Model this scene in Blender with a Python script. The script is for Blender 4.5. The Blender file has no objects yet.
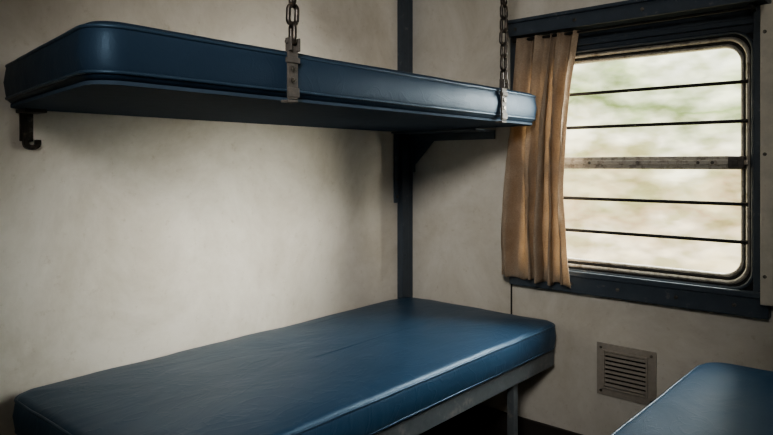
import bpy, bmesh, math
from mathutils import Vector, Matrix, noise

C = bpy.context.scene.collection
rad = math.radians

# ------------------------------------------------------------ materials
def new_mat(name):
    m = bpy.data.materials.new(name); m.use_nodes = True
    nt = m.node_tree
    return m, nt, nt.nodes['Principled BSDF']

def N(nt, t, **kw):
    n = nt.nodes.new(t)
    for k, v in kw.items(): setattr(n, k, v)
    return n

def noise_ramp(nt, scale, detail, stops, vec=None, rough=0.55, dist=0.0):
    tc = N(nt, 'ShaderNodeTexCoord')
    mp = N(nt, 'ShaderNodeMapping')
    if vec: mp.inputs['Scale'].default_value = vec
    nt.links.new(tc.outputs['Object'], mp.inputs['Vector'])
    nz = N(nt, 'ShaderNodeTexNoise')
    nz.inputs['Scale'].default_value = scale
    nz.inputs['Detail'].default_value = detail
    nz.inputs['Roughness'].default_value = rough
    nz.inputs['Distortion'].default_value = dist
    nt.links.new(mp.outputs[0], nz.inputs['Vector'])
    cr = N(nt, 'ShaderNodeValToRGB')
    e = cr.color_ramp.elements
    while len(e) < len(stops): e.new(0.5)
    for i, (p, c) in enumerate(stops):
        e[i].position = p
        e[i].color = (c[0], c[1], c[2], 1) if hasattr(c, '__len__') else (c, c, c, 1)
    nt.links.new(nz.outputs['Fac'], cr.inputs[0])
    return nz, cr

def add_bump(nt, b, sock, strength, dist, prev=None):
    bp = N(nt, 'ShaderNodeBump')
    bp.inputs['Strength'].default_value = strength
    bp.inputs['Distance'].default_value = dist
    nt.links.new(sock, bp.inputs['Height'])
    if prev: nt.links.new(prev.outputs[0], bp.inputs['Normal'])
    nt.links.new(bp.outputs[0], b.inputs['Normal'])
    return bp

def mix_mul(nt, a, bsock, fac=1.0):
    mx = N(nt, 'ShaderNodeMix', data_type='RGBA', blend_type='MULTIPLY')
    mx.inputs[0].default_value = fac
    nt.links.new(a, mx.inputs[6]); nt.links.new(bsock, mx.inputs[7])
    return mx.outputs[2]

def wall_mat(name, base):
    m, nt, b = new_mat(name)
    d = [c*0.76 for c in base]
    nz, cr = noise_ramp(nt, 2.8, 9, [(0.32, (d[0], d[1]*0.97, d[2]*0.91)), (0.60, base)], rough=0.72, dist=0.4)
    nz2, cr2 = noise_ramp(nt, 30, 6, [(0.30, (0.82, 0.79, 0.74)), (0.43, (1, 1, 1))], rough=0.8)
    nt.links.new(mix_mul(nt, cr.outputs[0], cr2.outputs[0]), b.inputs['Base Color'])
    b.inputs['Roughness'].default_value = 0.6
    add_bump(nt, b, nz2.outputs['Fac'], 0.10, 0.002)
    return m

def paint_mat(name, base, wear, rough=0.5, metallic=0.0, scale=30, lo=0.62, hi=0.75, spec=0.5):
    m, nt, b = new_mat(name)
    nz, cr = noise_ramp(nt, scale, 6, [(0.2, [c*0.75 for c in base]), (lo, base), (hi, wear)], rough=0.65)
    nt.links.new(cr.outputs[0], b.inputs['Base Color'])
    b.inputs['Roughness'].default_value = rough
    b.inputs['Metallic'].default_value = metallic
    b.inputs['Specular IOR Level'].default_value = spec
    add_bump(nt, b, nz.outputs['Fac'], 0.25, 0.001)
    return m

def leather_mat(name, base, spec=0.5, wr_str=0.13, r0=0.38, r1=0.43):
    m, nt, b = new_mat(name)
    nz, cr = noise_ramp(nt, 5, 4, [(0.3, [c*0.95 for c in base]), (0.7, [c*1.05 for c in base])])
    nt.links.new(cr.outputs[0], b.inputs['Base Color'])
    nz2, cr2 = noise_ramp(nt, 9, 5, [(0.3, r0), (0.7, r1)])
    nt.links.new(cr2.outputs[0], b.inputs['Roughness'])
    b.inputs['IOR'].default_value = 1.5
    b.inputs['Specular IOR Level'].default_value = spec
    b.inputs['Specular Tint'].default_value = (0.52, 0.76, 1.0, 1)
    w, wr = noise_ramp(nt, 3.2, 3, [(0.35, 0.0), (0.65, 1.0)], vec=(1.0, 2.0, 1), dist=1.2)
    p = add_bump(nt, b, wr.outputs[0], wr_str, 0.010)
    c1, c2 = noise_ramp(nt, 6, 2, [(0.475, 0.0), (0.50, 1.0), (0.525, 0.0)], vec=(1.0, 1.6, 1), dist=1.6)
    p = add_bump(nt, b, c2.outputs[0], wr_str, 0.003, p)
    tc = N(nt, 'ShaderNodeTexCoord')
    vo = N(nt, 'ShaderNodeTexVoronoi'); vo.inputs['Scale'].default_value = 420
    nt.links.new(tc.outputs['Object'], vo.inputs['Vector'])
    p2 = add_bump(nt, b, vo.outputs['Distance'], 0.15, 0.001, p)
    return m

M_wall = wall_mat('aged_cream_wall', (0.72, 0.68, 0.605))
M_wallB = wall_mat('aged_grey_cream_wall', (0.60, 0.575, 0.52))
M_ceil = wall_mat('ceiling_cream', (0.62, 0.59, 0.53))
M_blue = paint_mat('dark_blue_paint', (0.048, 0.063, 0.082), (0.17, 0.17, 0.17), 0.42)
M_blue_lit = paint_mat('dark_blue_paint_lit', (0.085, 0.108, 0.135), (0.20, 0.20, 0.20), 0.42)  # lighter copy of the dark blue paint, offsets shade under the upper berth
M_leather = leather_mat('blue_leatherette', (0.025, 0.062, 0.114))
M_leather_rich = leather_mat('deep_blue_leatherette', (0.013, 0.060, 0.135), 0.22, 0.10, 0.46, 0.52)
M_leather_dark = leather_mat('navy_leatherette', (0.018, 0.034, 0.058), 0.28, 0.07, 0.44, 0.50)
M_pipe = leather_mat('blue_piping', (0.028, 0.060, 0.105))
M_pipe_dark = leather_mat('navy_piping', (0.026, 0.046, 0.072))
M_board = paint_mat('berth_underside', (0.040, 0.062, 0.092), (0.05, 0.07, 0.10), 0.8, spec=0.15)
M_steel = paint_mat('worn_steel', (0.10, 0.095, 0.085), (0.30, 0.27, 0.23), 0.42, 0.75, 60, 0.5, 0.7)
M_chain = paint_mat('dark_chain_steel', (0.05, 0.045, 0.04), (0.14, 0.11, 0.09), 0.40, 0.7, 80, 0.5, 0.7)
M_strap = paint_mat('strap_steel', (0.080, 0.073, 0.066), (0.12, 0.105, 0.092), 0.6, 0.0, 60, 0.5, 0.7, 0.3)
M_alu = paint_mat('weathered_aluminium', (0.44, 0.41, 0.36), (0.17, 0.145, 0.115), 0.4, 0.3, 40, 0.48, 0.68)
M_rail = paint_mat('berth_frame_steel', (0.13, 0.148, 0.16), (0.26, 0.25, 0.23), 0.42, 0.2, 30, 0.55, 0.75)
M_bar = paint_mat('window_bar', (0.03, 0.028, 0.026), (0.09, 0.08, 0.07), 0.4, 0.4, 60)
M_gasket = paint_mat('black_rubber', (0.012, 0.012, 0.012), (0.03, 0.03, 0.03), 0.7)
M_vent = paint_mat('vent_beige_metal', (0.33, 0.30, 0.26), (0.22, 0.19, 0.155), 0.5, 0.0, 50)
M_dark = paint_mat('void_shade', (0.01, 0.01, 0.01), (0.02, 0.02, 0.02), 0.8)  # near black, stands for shade inside the vent
M_floor = paint_mat('dark_vinyl_floor', (0.035, 0.030, 0.026), (0.07, 0.06, 0.05), 0.6, 0, 12)
M_panel = paint_mat('cream_panel_metal', (0.50, 0.47, 0.40), (0.36, 0.31, 0.25), 0.5, 0.0, 25)

# curtain cloth
m, nt, b = new_mat('tan_curtain_cloth')
nz, cr = noise_ramp(nt, 14, 5, [(0.3, (0.33, 0.258, 0.190)), (0.7, (0.46, 0.375, 0.290))])
nzw, crw = noise_ramp(nt, 150, 2, [(0.35, 0.74), (0.6, 1.0)], vec=(1, 1, 3.0))
nt.links.new(mix_mul(nt, cr.outputs[0], crw.outputs[0]), b.inputs['Base Color'])
b.inputs['Roughness'].default_value = 0.95
b.inputs['Specular IOR Level'].default_value = 0.15
nz2, cr2 = noise_ramp(nt, 220, 2, [(0.3, 0.0), (0.7, 1.0)], vec=(1, 1, 0.6))
pb = add_bump(nt, b, cr2.outputs[0], 0.5, 0.002)
nz3, cr3 = noise_ramp(nt, 22, 3, [(0.35, 0.0), (0.65, 1.0)], vec=(1, 1, 0.4), dist=0.8)
add_bump(nt, b, cr3.outputs[0], 0.4, 0.005, pb)
tl = N(nt, 'ShaderNodeBsdfTranslucent'); tl.inputs[0].default_value = (0.58, 0.45, 0.32, 1)
mx = N(nt, 'ShaderNodeMixShader'); mx.inputs[0].default_value = 0.30
nt.links.new(b.outputs[0], mx.inputs[1]); nt.links.new(tl.outputs[0], mx.inputs[2])
nt.links.new(mx.outputs[0], nt.nodes['Material Output'].inputs['Surface'])
M_curtain = m

# glass
m, nt, b = new_mat('window_glass')
tr = N(nt, 'ShaderNodeBsdfTransparent'); tr.inputs[0].default_value = (0.95, 0.96, 0.94, 1)
gl = N(nt, 'ShaderNodeBsdfGlossy'); gl.inputs['Roughness'].default_value = 0.05
nz, cr = noise_ramp(nt, 6, 3, [(0.3, 0.02), (0.7, 0.06)])
mx = N(nt, 'ShaderNodeMixShader')
nt.links.new(cr.outputs[0], mx.inputs[0])
nt.links.new(tr.outputs[0], mx.inputs[1]); nt.links.new(gl.outputs[0], mx.inputs[2])
nt.links.new(mx.outputs[0], nt.nodes['Material Output'].inputs['Surface'])
nt.nodes.remove(b)
M_glass = m

# ------------------------------------------------------------ helpers
def finish(bm, name, mat, smooth=False, angle=None):
    bmesh.ops.recalc_face_normals(bm, faces=bm.faces)
    me = bpy.data.meshes.new(name)
    if smooth:
        for f in bm.faces: f.smooth = True
    bm.to_mesh(me); bm.free()
    if smooth and angle:
        me.set_sharp_from_angle(angle=rad(angle))
    me.materials.append(mat)
    ob = bpy.data.objects.new(name, me)
    C.objects.link(ob)
    return ob

def bm_box(bm, x0, x1, y0, y1, z0, z1, bevel=0.0, rot=None):
    r = bmesh.ops.create_cube(bm, size=1)
    vs = r['verts']
    c = Vector(((x0+x1)/2, (y0+y1)/2, (z0+z1)/2))
    for v in vs:
        p = Vector((v.co.x*(x1-x0), v.co.y*(y1-y0), v.co.z*(z1-z0)))
        if rot: p = rot @ p
        v.co = p + c
    if bevel > 0:
        es = list({e for v in vs for e in v.link_edges})
        bmesh.ops.bevel(bm, geom=es, offset=bevel, segments=2, affect='EDGES', profile=0.6)

def box(name, x0, x1, y0, y1, z0, z1, mat, bevel=0.0):
    bm = bmesh.new(); bm_box(bm, x0, x1, y0, y1, z0, z1, bevel)
    return finish(bm, name, mat)

def boxes(name, lst, mat, bevel=0.0):
    bm = bmesh.new()
    for l in lst: bm_box(bm, *l, bevel)
    return finish(bm, name, mat)

def bm_cyl(bm, p0, p1, r, seg=16, r2=None):
    p0, p1 = Vector(p0), Vector(p1)
    d = p1-p0
    q = d.to_track_quat('Z', 'Y').to_matrix().to_4x4()
    bmesh.ops.create_cone(bm, cap_ends=True, segments=seg, radius1=r, radius2=r if r2 is None else r2,
                          depth=d.length, matrix=Matrix.Translation((p0+p1)/2) @ q)

def cyl(name, p0, p1, r, mat, seg=16, r2=None):
    bm = bmesh.new(); bm_cyl(bm, p0, p1, r, seg, r2)
    return finish(bm, name, mat, True, 40)

def root(name, loc, label, category=None, kind=None, group=None):
    e = bpy.data.objects.new(name, None)
    e.empty_display_size = 0.05
    e.location = loc
    C.objects.link(e)
    tag(e, label, category, kind, group)
    return e

def tag(e, label=None, category=None, kind=None, group=None):
    if label: e['label'] = label
    if category: e['category'] = category
    if kind: e['kind'] = kind
    if group: e['group'] = group

def part(ob, parent):
    ob.parent = parent
    ob.matrix_parent_inverse = Matrix.Translation(-Vector(parent.location))
    return ob

def rr(a0, a1, b0, b1, r, n=8, m=1):
    """rounded rectangle points, ccw; n per corner, m subdivisions per side"""
    r = max(r, 1e-4)
    cs = [((a1-r, b0+r), -90), ((a1-r, b1-r), 0), ((a0+r, b1-r), 90), ((a0+r, b0+r), 180)]
    pts = []
    for i, (c, s) in enumerate(cs):
        arc = [(c[0]+r*math.cos(rad(s+90*k/n)), c[1]+r*math.sin(rad(s+90*k/n))) for k in range(n+1)]
        pts += arc
        nc, ns = cs[(i+1) % 4]
        nx = (nc[0]+r*math.cos(rad(ns)), nc[1]+r*math.sin(rad(ns)))
        l = arc[-1]
        for k in range(1, m):
            t = k/m
            pts.append((l[0]+(nx[0]-l[0])*t, l[1]+(nx[1]-l[1])*t))
    return pts

def loft(bm, rings, cap=True, closed=False):
    R = [[bm.verts.new(p) for p in ring] for ring in rings]
    n = len(R[0])
    rng = range(len(R)) if closed else range(len(R)-1)
    for i in rng:
        a, b2 = R[i], R[(i+1) % len(R)]
        for k in range(n):
            bm.faces.new((a[k], a[(k+1) % n], b2[(k+1) % n], b2[k]))
    if cap and not closed:
        bm.faces.new(R[0]); bm.faces.new(R[-1])

def ring_yz(name, y0, y1, z0, z1, r, w, x0, x1, mat, bev=0.003, outer_r=None):
    ro = r if outer_r is None else outer_r
    o = rr(y0, y1, z0, z1, ro); i = rr(y0+w, y1-w, z0+w, z1-w, max(r-w*0.5, .004))
    ob_ = rr(y0+bev, y1-bev, z0+bev, z1-bev, max(ro-bev, .001)); ib = rr(y0+w-bev, y1-w+bev, z0+w-bev, z1-w+bev, max(r-w*0.5, .004)+bev)
    f = lambda L, x: [(x, p[0], p[1]) for p in L]
    bm = bmesh.new()
    loft(bm, [f(o, x1), f(o, x0+bev), f(ob_, x0), f(ib, x0), f(i, x0+bev), f(i, x1)], cap=False, closed=True)
    return finish(bm, name, mat, True, 35)

def skewed(v, x0, x1, y0, y1, skew):
    t = (x1-v.x)/(x1-x0)
    v.x -= t*skew*(y1-v.y)/(y1-y0)

def cushion(name, x0, x1, y0, y1, z0, z1, cr, er, mat, crown=0.010, seed=0.0, amp=0.003, skew=0.0):
    W = y1-y0
    prof = [(W*0.42, z0), (0.06, z0), (er, z0)]
    for k in range(1, 6):
        a = rad(90*k/5)
        prof.append((er-er*math.sin(a), z0+er-er*math.cos(a)))
    prof.append((-0.004, (z0+z1)/2))
    for k in range(0, 6):
        a = rad(90*k/5)
        prof.append((er-er*math.cos(a), z1-er+er*math.sin(a)))
    prof += [(er+0.02, z1+crown*0.3), (0.06+er, z1+crown*0.65), (0.12+er, z1+crown*0.9), (0.2+er, z1+crown), (W*0.44, z1+crown*1.05)]
    rings = []
    for d, z in prof:
        pts = rr(x0+d, x1-d, y0+d, y1-d, max(cr-d, 0.012), 10, 36)
        ring = []
        for p in pts:
            v = Vector((p[0], p[1], z))
            n = noise.noise(Vector((v.x*5+seed, v.y*6, v.z*5)))
            n2 = noise.noise(Vector((v.x*14+seed, v.y*17, 3)))
            k = amp if z > z0+0.001 else 0
            v.z += (n*1.0+n2*0.35)*k
            if d < er and k:
                v.y += n*k*0.6
            skewed(v, x0, x1, y0, y1, skew)
            ring.append(v)
        rings.append(ring)
    bm = bmesh.new(); loft(bm, rings)
    return finish(bm, name, mat, True)

def piping(name, x0, x1, y0, y1, z, cr, rad_, mat, seed=0.0, amp=0.003, skew=0.0):
    pts = rr(x0, x1, y0, y1, cr, 10, 36)
    P = []
    for p in pts:
        n = noise.noise(Vector((p[0]*5+seed, p[1]*6, z*5))); n2 = noise.noise(Vector((p[0]*14+seed, p[1]*17, 3)))
        v = Vector((p[0], p[1], z+(n+n2*.35)*amp))
        skewed(v, x0, x1, y0, y1, skew)
        P.append(v)
    n = len(P); rings = []
    for i in range(n):
        t = (P[(i+1) % n]-P[i-1]).normalized()
        s = t.cross(Vector((0, 0, 1))).normalized(); u = s.cross(t)
        rings.append([P[i]+(s*math.cos(a)+u*math.sin(a))*rad_ for a in [k*math.pi/4 for k in range(8)]])
    bm = bmesh.new(); loft(bm, rings, closed=True)
    return finish(bm, name, mat, True)

def strip(bm, P, hw, ht):
    """flat bar following a path lying in an XZ plane: hw = half depth in Y, ht = half thickness"""
    P = [Vector(p) for p in P]; rings = []
    for i, p in enumerate(P):
        t = (P[min(i+1, len(P)-1)]-P[max(i-1, 0)]).normalized()
        s = Vector((0, 1, 0)); u = t.cross(s).normalized()
        rings.append([p+s*hw+u*ht, p+s*hw-u*ht, p-s*hw-u*ht, p-s*hw+u*ht])
    loft(bm, rings)

def screw(p, axis, r, mat=None):
    p = Vector(p); a = Vector(axis)
    bm = bmesh.new()
    bm_cyl(bm, p-a*0.001, p+a*0.002, r, 14)
    r_ = bmesh.ops.create_uvsphere(bm, u_segments=12, v_segments=6, radius=r*0.8, matrix=Matrix.Translation(p+a*0.001))
    for v in r_['verts']:
        d = (v.co-p).dot(a)
        v.co -= a*d*0.5
    return finish(bm, 'screw', mat or M_steel, True, 40)

def lerp(a, b, t): return a+(b-a)*t

# ------------------------------------------------------------ room shell
XB, YA = 2.10, 1.70          # window wall plane, long wall plane
YO, XL, H = -0.28, -1.10, 2.30

w = box('wall_left', XL-.06, XB+.08, YA, YA+.06, 0, H, M_wall); tag(w, 'aged cream laminate compartment wall', None, 'structure')
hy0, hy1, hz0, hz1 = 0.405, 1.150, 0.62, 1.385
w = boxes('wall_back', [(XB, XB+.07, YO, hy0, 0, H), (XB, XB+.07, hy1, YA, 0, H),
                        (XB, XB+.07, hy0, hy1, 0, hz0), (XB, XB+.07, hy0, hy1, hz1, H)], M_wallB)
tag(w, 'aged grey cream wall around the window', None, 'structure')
w = box('wall_right', XL-.06, XB+.08, YO-.06, YO, 0, H, M_wall); tag(w, 'cream compartment partition wall', None, 'structure')
w = box('wall_front', XL-.06, XL, YO, YA, 0, H, M_wall); tag(w, 'cream corridor side wall', None, 'structure')
w = box('floor', XL-.06, XB+.08, YO-.06, YA+.06, -.05, 0, M_floor); tag(w, 'dark worn vinyl floor', None, 'structure')
w = box('ceiling', XL-.06, XB+.08, YO-.06, YA+.06, H, H+.05, M_ceil); tag(w, 'cream painted ceiling', None, 'structure')
w = box('baseboard_back', XB-.012, XB, YO, YA, 0, .066, M_floor, .002); tag(w, 'dark baseboard strip', None, 'structure')
w = box('baseboard_left', XL, XB-.012, YA-.012, YA, 0, .066, M_floor, .002); tag(w, 'dark baseboard strip', None, 'structure')
w = box('trim_1', XB-.003, XB, 1.210, 1.215, .066, .556, M_gasket); tag(w, 'thin dark panel joint below window frame', None, 'structure')

# corner post
pr = root('trim_2', (2.06, 1.69, 0), 'dark blue painted steel corner post', None, 'structure')
part(boxes('post', [(2.020, 2.060, 1.672, 1.70, 0, H), (2.060, XB, 1.682, 1.70, 0, H)], M_blue, .002), pr)
for z in (0.62, 1.45, 1.95):
    part(screw((2.04, 1.672, z), (0, -1, 0), .006, M_blue), pr)

# ------------------------------------------------------------ window
YF = 1.200
wr = root('window_1', (XB, .78, .60), 'train window with dark blue frame and horizontal bars', None, 'structure')
bm = bmesh.new()
bm_box(bm, 2.066, XB, 1.140, YF, .555, 1.50, .004)        # far stile
bm_box(bm, 2.062, XB, .372, .412, .555, 1.50, .004)       # near stile
bm_box(bm, 2.060, XB, .372, YF, .555, .628, .004)         # bottom rail
bm_box(bm, 2.000, XB, .372, 1.172, 1.444, 1.492, .004)    # top rail (pelmet)
bm_box(bm, 1.992, XB, .368, 1.176, 1.490, 1.502, .003)    # top lip
bm_box(bm, 2.085, XB, .40, 1.15, 1.372, 1.455, .003)      # recessed head panel
bm_box(bm, 2.072, XB, .40, 1.15, 1.396, 1.412, .003)      # head moulding
bm_box(bm, 2.050, 2.064, .372, YF, .612, .630, .003)      # sill bead
part(finish(bm, 'window_casing', M_blue), wr)
part(ring_yz('window_gasket', .408, 1.148, .622, 1.384, .060, .020, 2.088, 2.13, M_gasket, outer_r=.004), wr)
part(ring_yz('window_liner', .410, 1.146, .624, 1.382, .058, .009, 2.074, 2.12, M_blue), wr)
part(ring_yz('window_sash', .424, 1.132, .638, 1.368, .060, .011, 2.084, 2.125, M_alu, .004), wr)
part(ring_yz('window_seal', .433, 1.123, .647, 1.359, .055, .010, 2.096, 2.125, M_gasket), wr)
part(ring_yz('window_inner_rim', .441, 1.115, .655, 1.351, .055, .010, 2.099, 2.125, M_alu), wr)
bm = bmesh.new()
bm_box(bm, 2.080, 2.118, .440, 1.12, .977, 1.017, .003)
bm_box(bm, 2.071, 2.082, .426, 1.12, .990, 1.005, .003)
part(finish(bm, 'window_rail', M_alu), wr)
bm = bmesh.new()
bm_box(bm, 2.066, 2.082, .436, .478, .980, 1.015, .004)
bm_box(bm, 2.056, 2.068, .450, .466, .991, 1.004, .003)
part(finish(bm, 'window_latch', M_strap), wr)
for y in (.52, .56, .74, .90):
    part(screw((2.071, y, .997), (-1, 0, 0), .005), wr)
for z in (1.232, 1.118, .876, .766):
    part(cyl('window_bar', (2.084, .428, z), (2.084, 1.135, z), .0056, M_bar), wr)
for z0, z1 in ((.655, .985), (1.008, 1.352)):
    part(box('window_glass', 2.108, 2.111, .438, 1.12, z0, z1, M_glass), wr)
for y in (.46, .62, .80, .96, 1.12):
    part(screw((2.060, y, .585), (-1, 0, 0), .006), wr)
for y in (.46, .70, .92, 1.14):
    part(screw((2.000, y, 1.468), (-1, 0, 0), .006), wr)
for z in (.72, 1.0, 1.28):
    part(screw((2.066, 1.17, z), (-1, 0, 0), .006), wr)

# cream side panel beside window
sp = root('side_panel', (2.07, .28, .60), 'cream painted metal panel with screws beside window frame', 'panel')
part(boxes('panel_plate', [(2.030, 2.050, .20, .388, .600, 1.436), (2.050, XB, .21, .371, .61, 1.436)], M_panel, .003), sp)
for z in (.68, 1.02, 1.36):
    part(screw((2.030, .376, z), (-1, 0, 0), .005), sp)

# ------------------------------------------------------------ curtain
cu = root('curtain', (2.03, 1.08, .595), 'gathered tan fabric curtain hanging beside the window', 'curtain')
NU, NV = 220, 110
bm = bmesh.new(); G = []
def fold(u, v):
    return u + 0.050*math.sin(u*9.0+0.6) + 0.028*math.sin(u*21+v*1.6) + 0.045*v*math.sin(v*2.8+u*5)
for j in range(NV+1):
    v = j/NV
    z = lerp(1.438, .596, v)
    yl = 1.154+.058*v**1.1
    yr = .914+.028*math.sin(v*math.pi)+.020*v
    row = []
    for i in range(NU+1):
        u = i/NU
        w_ = fold(u, v) + .016*noise.noise(Vector((u*3, v*4, 8)))
        a = lerp(.013, .028, min(1, v*1.5))*(1.0+0.8*noise.noise(Vector((u*4, v*2.0, 5))))
        s = math.sin(w_*math.pi*2*4.9)
        s = math.copysign(abs(s)**0.8, s)
        s2 = math.sin(w_*math.pi*2*13+v*2)
        x = 2.024 - .012*min(1, v*1.5) + a*s + .0055*s2*max(.2, 1-1.4*v) + .008*noise.noise(Vector((u*6, v*7, 1))) + .002*noise.noise(Vector((u*20, v*22, 4)))
        y = lerp(yl, yr, u) + .011*math.cos(w_*math.pi*2*4.9)*min(1, v*2+.3)*min(1, 6*u)*min(1, .4+4*(1-u))
        zz = z + (.005*math.sin(u*17)+.006*noise.noise(Vector((u*9, 0, 2))) if j == NV else 0) - .012*u*v
        near = max(0, 1-abs(z-1.175)/.16)*(1 if y > 1.0 else max(0, 1-(1.0-y)/.05))
        near = min(1, near*2)
        lo = lerp(1.958, 2.001, near)
        row.append(bm.verts.new((max(lo, min(x, 2.046)), y, zz)))
    G.append(row)
for j in range(NV):
    for i in range(NU):
        bm.faces.new((G[j][i], G[j][i+1], G[j+1][i+1], G[j+1][i]))
ct = finish(bm, 'curtain_cloth', M_curtain, True)
sm = ct.modifiers.new('s', 'SOLIDIFY'); sm.thickness = .0018
part(ct, cu)
bm = bmesh.new()
bm_cyl(bm, (2.026, .40, 1.432), (2.026, 1.165, 1.432), .0045)
for y in (.41, 1.16):
    bm_box(bm, 2.022, 2.066, y-.006, y+.006, 1.427, 1.440, .001)
part(finish(bm, 'curtain_rod', M_bar, True, 40), cu)

# ------------------------------------------------------------ wall vent
vr = root('wall_vent', (XB, .786, .30), 'beige metal louvred air vent on the wall under the window', 'vent')
vy0, vy1, vz0, vz1 = .690, .883, .222, .394
iy0, iy1, iz0, iz1 = .720, .855, .252, .368
bm = bmesh.new()
for l in ((2.093, XB, vy0, iy0, vz0, vz1), (2.093, XB, iy1, vy1, vz0, vz1), (2.093, XB, iy0, iy1, vz0, iz0), (2.093, XB, iy0, iy1, iz1, vz1)):
    bm_box(bm, *l)
for l in ((2.085, 2.094, iy0-.006, iy0, iz0-.006, iz1+.006), (2.085, 2.094, iy1, iy1+.006, iz0-.006, iz1+.006),
          (2.085, 2.094, iy0, iy1, iz0-.006, iz0), (2.085, 2.094, iy0, iy1, iz1, iz1+.006)):
    bm_box(bm, *l, .001)
part(finish(bm, 'vent_frame', M_vent), vr)
bm = bmesh.new()
nsl = 8
for k in range(nsl):
    z = iz0+(k+.5)*(iz1-iz0)/nsl
    bm_box(bm, 2.0860, 2.0960, iy0, iy1, z-.0012, z+.0012, 0, Matrix.Rotation(rad(-38), 3, 'Y'))
part(finish(bm, 'vent_louvre', M_vent), vr)
part(box('vent_hollow_shade', 2.0985, XB, iy0, iy1, iz0, iz1, M_dark), vr)  # black sheet painted in for the shaded hollow behind the slats
for y in (vy0+.014, vy1-.014):
    for z in (vz0+.014, vz1-.014):
        part(screw((2.093, y, z), (-1, 0, 0), .0045), vr)

# ------------------------------------------------------------ berths
def lower_berth(x0, x1, y0, y1, label, seed, cr=.055, dz=0.0, mat=None):
    mat = mat or M_leather
    r = root('lower_berth', ((x0+x1)/2, (y0+y1)/2, 0), label, 'berth')
    z0, z1 = .352+dz, .448+dz
    part(cushion('mattress', x0, x1, y0, y1, z0, z1, cr, .022, mat, .012, seed, .0034), r)
    part(piping('mattress_piping', x0+.003, x1-.003, y0+.003, y1-.003, z1-.011, cr-.003, .0038, M_pipe, seed, .0034), r)
    part(piping('mattress_piping', x0+.004, x1-.004, y0+.004, y1-.004, z0+.011, cr-.004, .0036, M_pipe, seed, 0), r)
    a0, a1, b0, b1 = x0+.012, x1-.012, y0+.012, y1-.012
    bm = bmesh.new()
    t = .006
    for l in ((a0+.02, a1-.02, b0, b0+t, .300, .346), (a0+.02, a1-.02, b1-t, b1, .300, .346), (a0, a0+t, b0+.02, b1-.02, .300, .346), (a1-t, a1, b0+.02, b1-.02, .300, .346),
              (a0+.015, a1-.015, b0, b1, .3455, .3525),
              (a0+.02, a1-.02, b0, b0+.03, .298, .303), (a0+.02, a1-.02, b1-.03, b1, .298, .303)):
        l = (*l[:4], l[4]+dz, l[5]+dz)
        bm_box(bm, *l, .0012)
    for cx, cy, s0 in ((a0+.02, b0+.02, 180), (a1-.02, b0+.02, 270), (a1-.02, b1-.02, 0), (a0+.02, b1-.02, 90)):
        rings = []
        for k in range(7):
            a = rad(s0+90*k/6)
            c_, s_ = math.cos(a), math.sin(a)
            rings.append([(cx+.02*c_, cy+.02*s_, .300+dz), (cx+.02*c_, cy+.02*s_, .346+dz), (cx+.014*c_, cy+.014*s_, .346+dz), (cx+.014*c_, cy+.014*s_, .300+dz)])
        loft(bm, rings)
    for xx in (lerp(a0, a1, .33), lerp(a0, a1, .66)):
        bm_box(bm, xx-.015, xx+.015, b0+.01, b1-.01, .315+dz, .346+dz, .001)
    part(finish(bm, 'berth_frame', M_rail), r)
    for xx in (lerp(x0, x1, .14), x1-.27):
        for yy in (b0+.022, b1-.022):
            bm = bmesh.new()
            bm_box(bm, xx-.014, xx+.014, yy-.012, yy+.012, .004, .300+dz, .002)
            bm_box(bm, xx-.028, xx+.028, yy-.018, yy+.018, 0, .005, .001)
            part(finish(bm, 'leg', M_rail), r)
    return r

lower_berth(.560, 2.075, 1.005, 1.690, 'blue leatherette lower berth on steel frame against cream wall', 0.0)
lower_berth(.380, 1.905, -.265, .500, 'blue leatherette lower berth below the cream side panel', 7.3, .075, .014, M_leather_rich)

# upper berth
SK = .085
ux0, ux1, uy0, uy1, uz0, uz1 = .545, 1.990, 1.030, 1.690, 1.130, 1.231
ub = root('upper_berth', (1.3, 1.4, uz0), 'dark blue leatherette upper berth hung on chains', 'berth')
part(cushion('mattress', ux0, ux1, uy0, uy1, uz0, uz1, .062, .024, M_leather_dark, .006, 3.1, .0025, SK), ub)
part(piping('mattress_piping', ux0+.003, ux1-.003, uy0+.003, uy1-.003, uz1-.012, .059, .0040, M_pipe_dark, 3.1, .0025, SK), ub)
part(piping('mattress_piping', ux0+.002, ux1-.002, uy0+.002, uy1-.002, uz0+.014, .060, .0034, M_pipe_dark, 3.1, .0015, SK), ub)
bm = bmesh.new()
d = .010
ringsb = []
for z in (uz0-.006, uz0+.001):
    rg = []
    for p in rr(ux0+d, ux1-d, uy0+d, uy1-d, .055):
        v = Vector((p[0], p[1], z)); skewed(v, ux0, ux1, uy0, uy1, SK); rg.append(v)
    ringsb.append(rg)
loft(bm, ringsb)
part(finish(bm, 'berth_board', M_board, True, 30), ub)

# wall hook bracket under upper berth
HZ = uz0-.005
hb = root('hook_bracket', (.606, YA, 1.04), 'dark iron hook bracket fixed to the wall under upper berth', 'bracket')
bm = bmesh.new()
bm_box(bm, .590, .620, YA-.007, YA+.001, 1.048, HZ, .002)
bm_box(bm, .582, .632, YA-.06, YA+.001, HZ-.009, HZ, .002)
P = [(.600, YA-.012, 1.090), (.600, YA-.012, 1.050)]
for k in range(0, 9):
    a = rad(180+180*k/8)
    P.append((.614+.014*math.cos(a), YA-.012, 1.042+.009*math.sin(a)))
P.append((.628, YA-.012, 1.052))
strip(bm, P, .006, .006)
part(finish(bm, 'hook', M_chain, True, 35), hb)
for z in (1.076, 1.102):
    part(screw((.612, YA-.007, z), (0, -1, 0), .006), hb)

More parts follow.
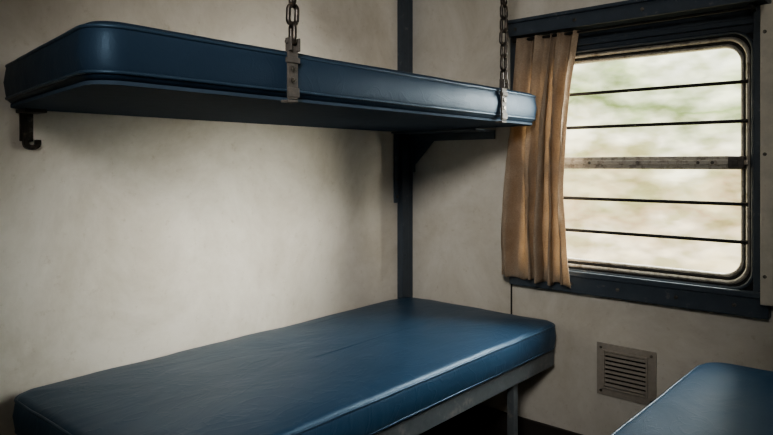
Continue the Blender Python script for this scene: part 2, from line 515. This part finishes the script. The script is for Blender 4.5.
# support bracket at corner (on window wall)
sb = root('support_bracket', (2.08, 1.66, .84), 'dark blue steel gusset bracket carrying the upper berth', 'bracket')
bm = bmesh.new()
bm_box(bm, 1.996, 2.020, 1.690, 1.70, .835, 1.121, .002)
bm_box(bm, 2.078, 2.098, 1.666, 1.682, .960, 1.121, .002)
bm_box(bm, 1.960, 2.098, 1.28, 1.682, 1.117, 1.123, .001)
bm_box(bm, 2.086, 2.098, 1.28, 1.682, 1.088, 1.121, .002)
pts = [(1.668, 1.092), (1.56, 1.092), (1.668, .985)]
f = [[(x, p[0], p[1]) for p in pts] for x in (2.088, 2.092)]
loft(bm, f)
part(finish(bm, 'bracket_arm', M_blue_lit), sb)
for z in (.86, .93, 1.06):
    part(screw((2.008, 1.690, z), (0, -1, 0), .006, M_steel), sb)

# ------------------------------------------------------------ chains
def link_mesh(L=.051, Wd=.031, r=.0054):
    bm = bmesh.new(); rc = Wd/2-r; st = L/2-r-rc
    path = []
    for k in range(13):
        a = rad(180*k/12); path.append((rc*math.cos(a), st+rc*math.sin(a)))
    for k in range(13):
        a = rad(180+180*k/12); path.append((rc*math.cos(a), -st+rc*math.sin(a)))
    n = len(path); rings = []
    for i in range(n):
        p = Vector((path[i][0], 0, path[i][1]))
        q0, q1 = path[i-1], path[(i+1) % n]
        t = Vector((q1[0]-q0[0], 0, q1[1]-q0[1])).normalized()
        s = Vector((0, 1, 0)); u = s.cross(t)
        rings.append([p+(s*math.cos(a)+u*math.sin(a))*r for a in [k*math.pi/4 for k in range(8)]])
    loft(bm, rings, closed=True)
    bmesh.ops.recalc_face_normals(bm, faces=bm.faces)
    for fc in bm.faces: fc.smooth = True
    me = bpy.data.meshes.new('chain_link'); bm.to_mesh(me); bm.free()
    me.materials.append(M_chain)
    return me
LM = link_mesh()

def chain(x, label):
    y = uy0-.011
    r = root('suspension_chain', (x, y, uz0-.01), label, 'chain', None, 'berth suspension chains')
    bm = bmesh.new()
    w_ = .0135
    bm_box(bm, x-w_, x+w_, y-.002, y+.003, uz0-.004, uz1+.006, .002)
    bm_box(bm, x-w_, x+w_, y-.002, y+.022, uz0-.010, uz0-.005, .001)
    bm_box(bm, x-w_-.003, x+w_+.003, y-.006, y+.004, uz1-.030, uz1-.018, .002)
    bm_box(bm, x-w_-.002, x+w_+.002, y-.005, y-.001, uz0+.000, uz0+.020, .002)
    bm_box(bm, x-w_, x-w_+.005, y-.010, y+.008, uz1-.006, uz1+.022, .002)
    bm_box(bm, x+w_-.005, x+w_, y-.010, y+.008, uz1-.006, uz1+.022, .002)
    bm_cyl(bm, (x-w_-.004, y, uz1+.013), (x+w_+.004, y, uz1+.013), .0045, 12)
    part(finish(bm, 'strap', M_strap), r)
    for z in (uz0+.035, uz1-.042):
        part(screw((x, y-.003, z), (0, -1, 0), .0062), r)
    z = uz1+.031; k = 0
    while z < H-.03:
        o = bpy.data.objects.new('chain_link', LM); C.objects.link(o)
        tw = (0.2*math.sin(k*1.7))
        o.rotation_euler = (0, 0.05*math.sin(k*2.3), (rad(90) if k % 2 == 0 else 0)+tw+rad(-20))
        o.location = (x, y, z)
        part(o, r)
        z += .0395; k += 1
    bm = bmesh.new()
    bm_cyl(bm, (x, y, z-.030), (x, y, H-.006), .005, 10)
    bm_cyl(bm, (x, y, H-.008), (x, y, H), .02, 16)
    part(finish(bm, 'ceiling_hook', M_chain, True, 40), r)

chain(.874, 'dark steel chain with riveted strap holding upper berth')
chain(1.718, 'dark steel chain with riveted strap holding upper berth near window')

# ------------------------------------------------------------ world (bright countryside haze)
wd = bpy.data.worlds.new('daylight'); bpy.context.scene.world = wd
wd.use_nodes = True; nt = wd.node_tree
bg = nt.nodes['Background']
tc = N(nt, 'ShaderNodeTexCoord')
sx = N(nt, 'ShaderNodeSeparateXYZ'); nt.links.new(tc.outputs['Generated'], sx.inputs[0])
mr = N(nt, 'ShaderNodeMapRange'); mr.inputs[1].default_value = -.2; mr.inputs[2].default_value = .2
nt.links.new(sx.outputs['Z'], mr.inputs[0])
def ramp(stops):
    cr = N(nt, 'ShaderNodeValToRGB'); e = cr.color_ramp.elements
    while len(e) < len(stops): e.new(.5)
    for i, (p, c) in enumerate(stops): e[i].position = p; e[i].color = (*c, 1)
    return cr
band = ramp([(0.0, (0.85, 0.72, 0.42)), (0.2, (1.25, 1.08, 0.80)), (0.36, (0.78, 0.60, 0.37)), (0.47, (0.95, 0.86, 0.54)),
             (0.58, (1.35, 1.28, 1.02)), (0.74, (0.42, 0.52, 0.24)), (0.86, (1.15, 1.18, 0.90)), (0.97, (1.6, 1.6, 1.5))])
mp = N(nt, 'ShaderNodeMapping'); mp.inputs['Scale'].default_value = (2.8, 2.8, 6)
nt.links.new(tc.outputs['Generated'], mp.inputs[0])
nz = N(nt, 'ShaderNodeTexNoise'); nz.inputs['Scale'].default_value = 4.0; nz.inputs['Detail'].default_value = 4
nt.links.new(mp.outputs[0], nz.inputs['Vector'])
ad = N(nt, 'ShaderNodeMath', operation='MULTIPLY_ADD'); ad.inputs[1].default_value = .6
nt.links.new(nz.outputs['Fac'], ad.inputs[0])
sb2 = N(nt, 'ShaderNodeMath', operation='SUBTRACT'); sb2.inputs[1].default_value = .29
nt.links.new(mr.outputs[0], sb2.inputs[0]); nt.links.new(sb2.outputs[0], ad.inputs[2])
nt.links.new(ad.outputs[0], band.inputs[0])
br = ramp([(0.34, (0.68, 0.70, 0.54)), (0.5, (1.0, 0.99, 0.95)), (0.66, (1.35, 1.33, 1.25))])
mp2 = N(nt, 'ShaderNodeMapping'); mp2.inputs['Scale'].default_value = (7, 7, 16); mp2.inputs['Location'].default_value = (3, 1, 2)
nt.links.new(tc.outputs['Generated'], mp2.inputs[0])
nz2 = N(nt, 'ShaderNodeTexNoise'); nz2.inputs['Scale'].default_value = 3.2; nz2.inputs['Detail'].default_value = 2
nt.links.new(mp2.outputs[0], nz2.inputs['Vector'])
nt.links.new(nz2.outputs['Fac'], br.inputs[0])
nt.links.new(mix_mul(nt, band.outputs[0], br.outputs[0]), bg.inputs['Color'])
bg.inputs['Strength'].default_value = 1.8

# ------------------------------------------------------------ lights
def sun(name, direction, energy, angle, col):
    l = bpy.data.lights.new(name, 'SUN'); l.energy = energy; l.angle = rad(angle); l.color = col
    o = bpy.data.objects.new(name, l); C.objects.link(o)
    o.rotation_euler = Vector(direction).to_track_quat('-Z', 'Y').to_euler()
    o.location = (5, -2, 4)
    return o
sun('sun', (-1.0, 1.50, -.26), 20.0, 40, (1.0, .95, .87))
sun('sky_glow', (-1.0, .50, -.66), 24.0, 66, (.96, .98, 1.0))

def area(name, loc, target, size, energy, col, spread=180):
    l = bpy.data.lights.new(name, 'AREA'); l.shape = 'DISK'; l.size = size; l.energy = energy; l.color = col
    l.spread = rad(spread)
    o = bpy.data.objects.new(name, l); C.objects.link(o); o.location = loc
    o.rotation_euler = (Vector(target)-Vector(loc)).to_track_quat('-Z', 'Y').to_euler()
    return o
area('ceiling_fill', (1.5, .25, 2.24), (1.9, 1.2, 0.9), .5, 2.0, (1.0, .96, .91), 130)  # added fill light near the ceiling, no fixture stands there
area('compartment_fill', (-.5, -.14, 1.66), (2.05, 1.62, 0.75), .38, 4.0, (1.0, .96, .91), 55)  # added fill inside the compartment, placed for the diagonal shadow on the end wall

# ------------------------------------------------------------ camera
cam = bpy.data.cameras.new('camera'); co = bpy.data.objects.new('camera', cam); C.objects.link(co)
co.location = (0, 0, .99)
co.rotation_euler = (rad(90), 0, -math.atan2(.754, .6565))
cam.sensor_width = 36; cam.lens = 36*641/773
cam.shift_y = -52.5/773
cam.clip_start = .02
bpy.context.scene.camera = co
bpy.context.scene.view_settings.view_transform = 'AgX'
bpy.context.scene.view_settings.look = 'AgX - Medium High Contrast'
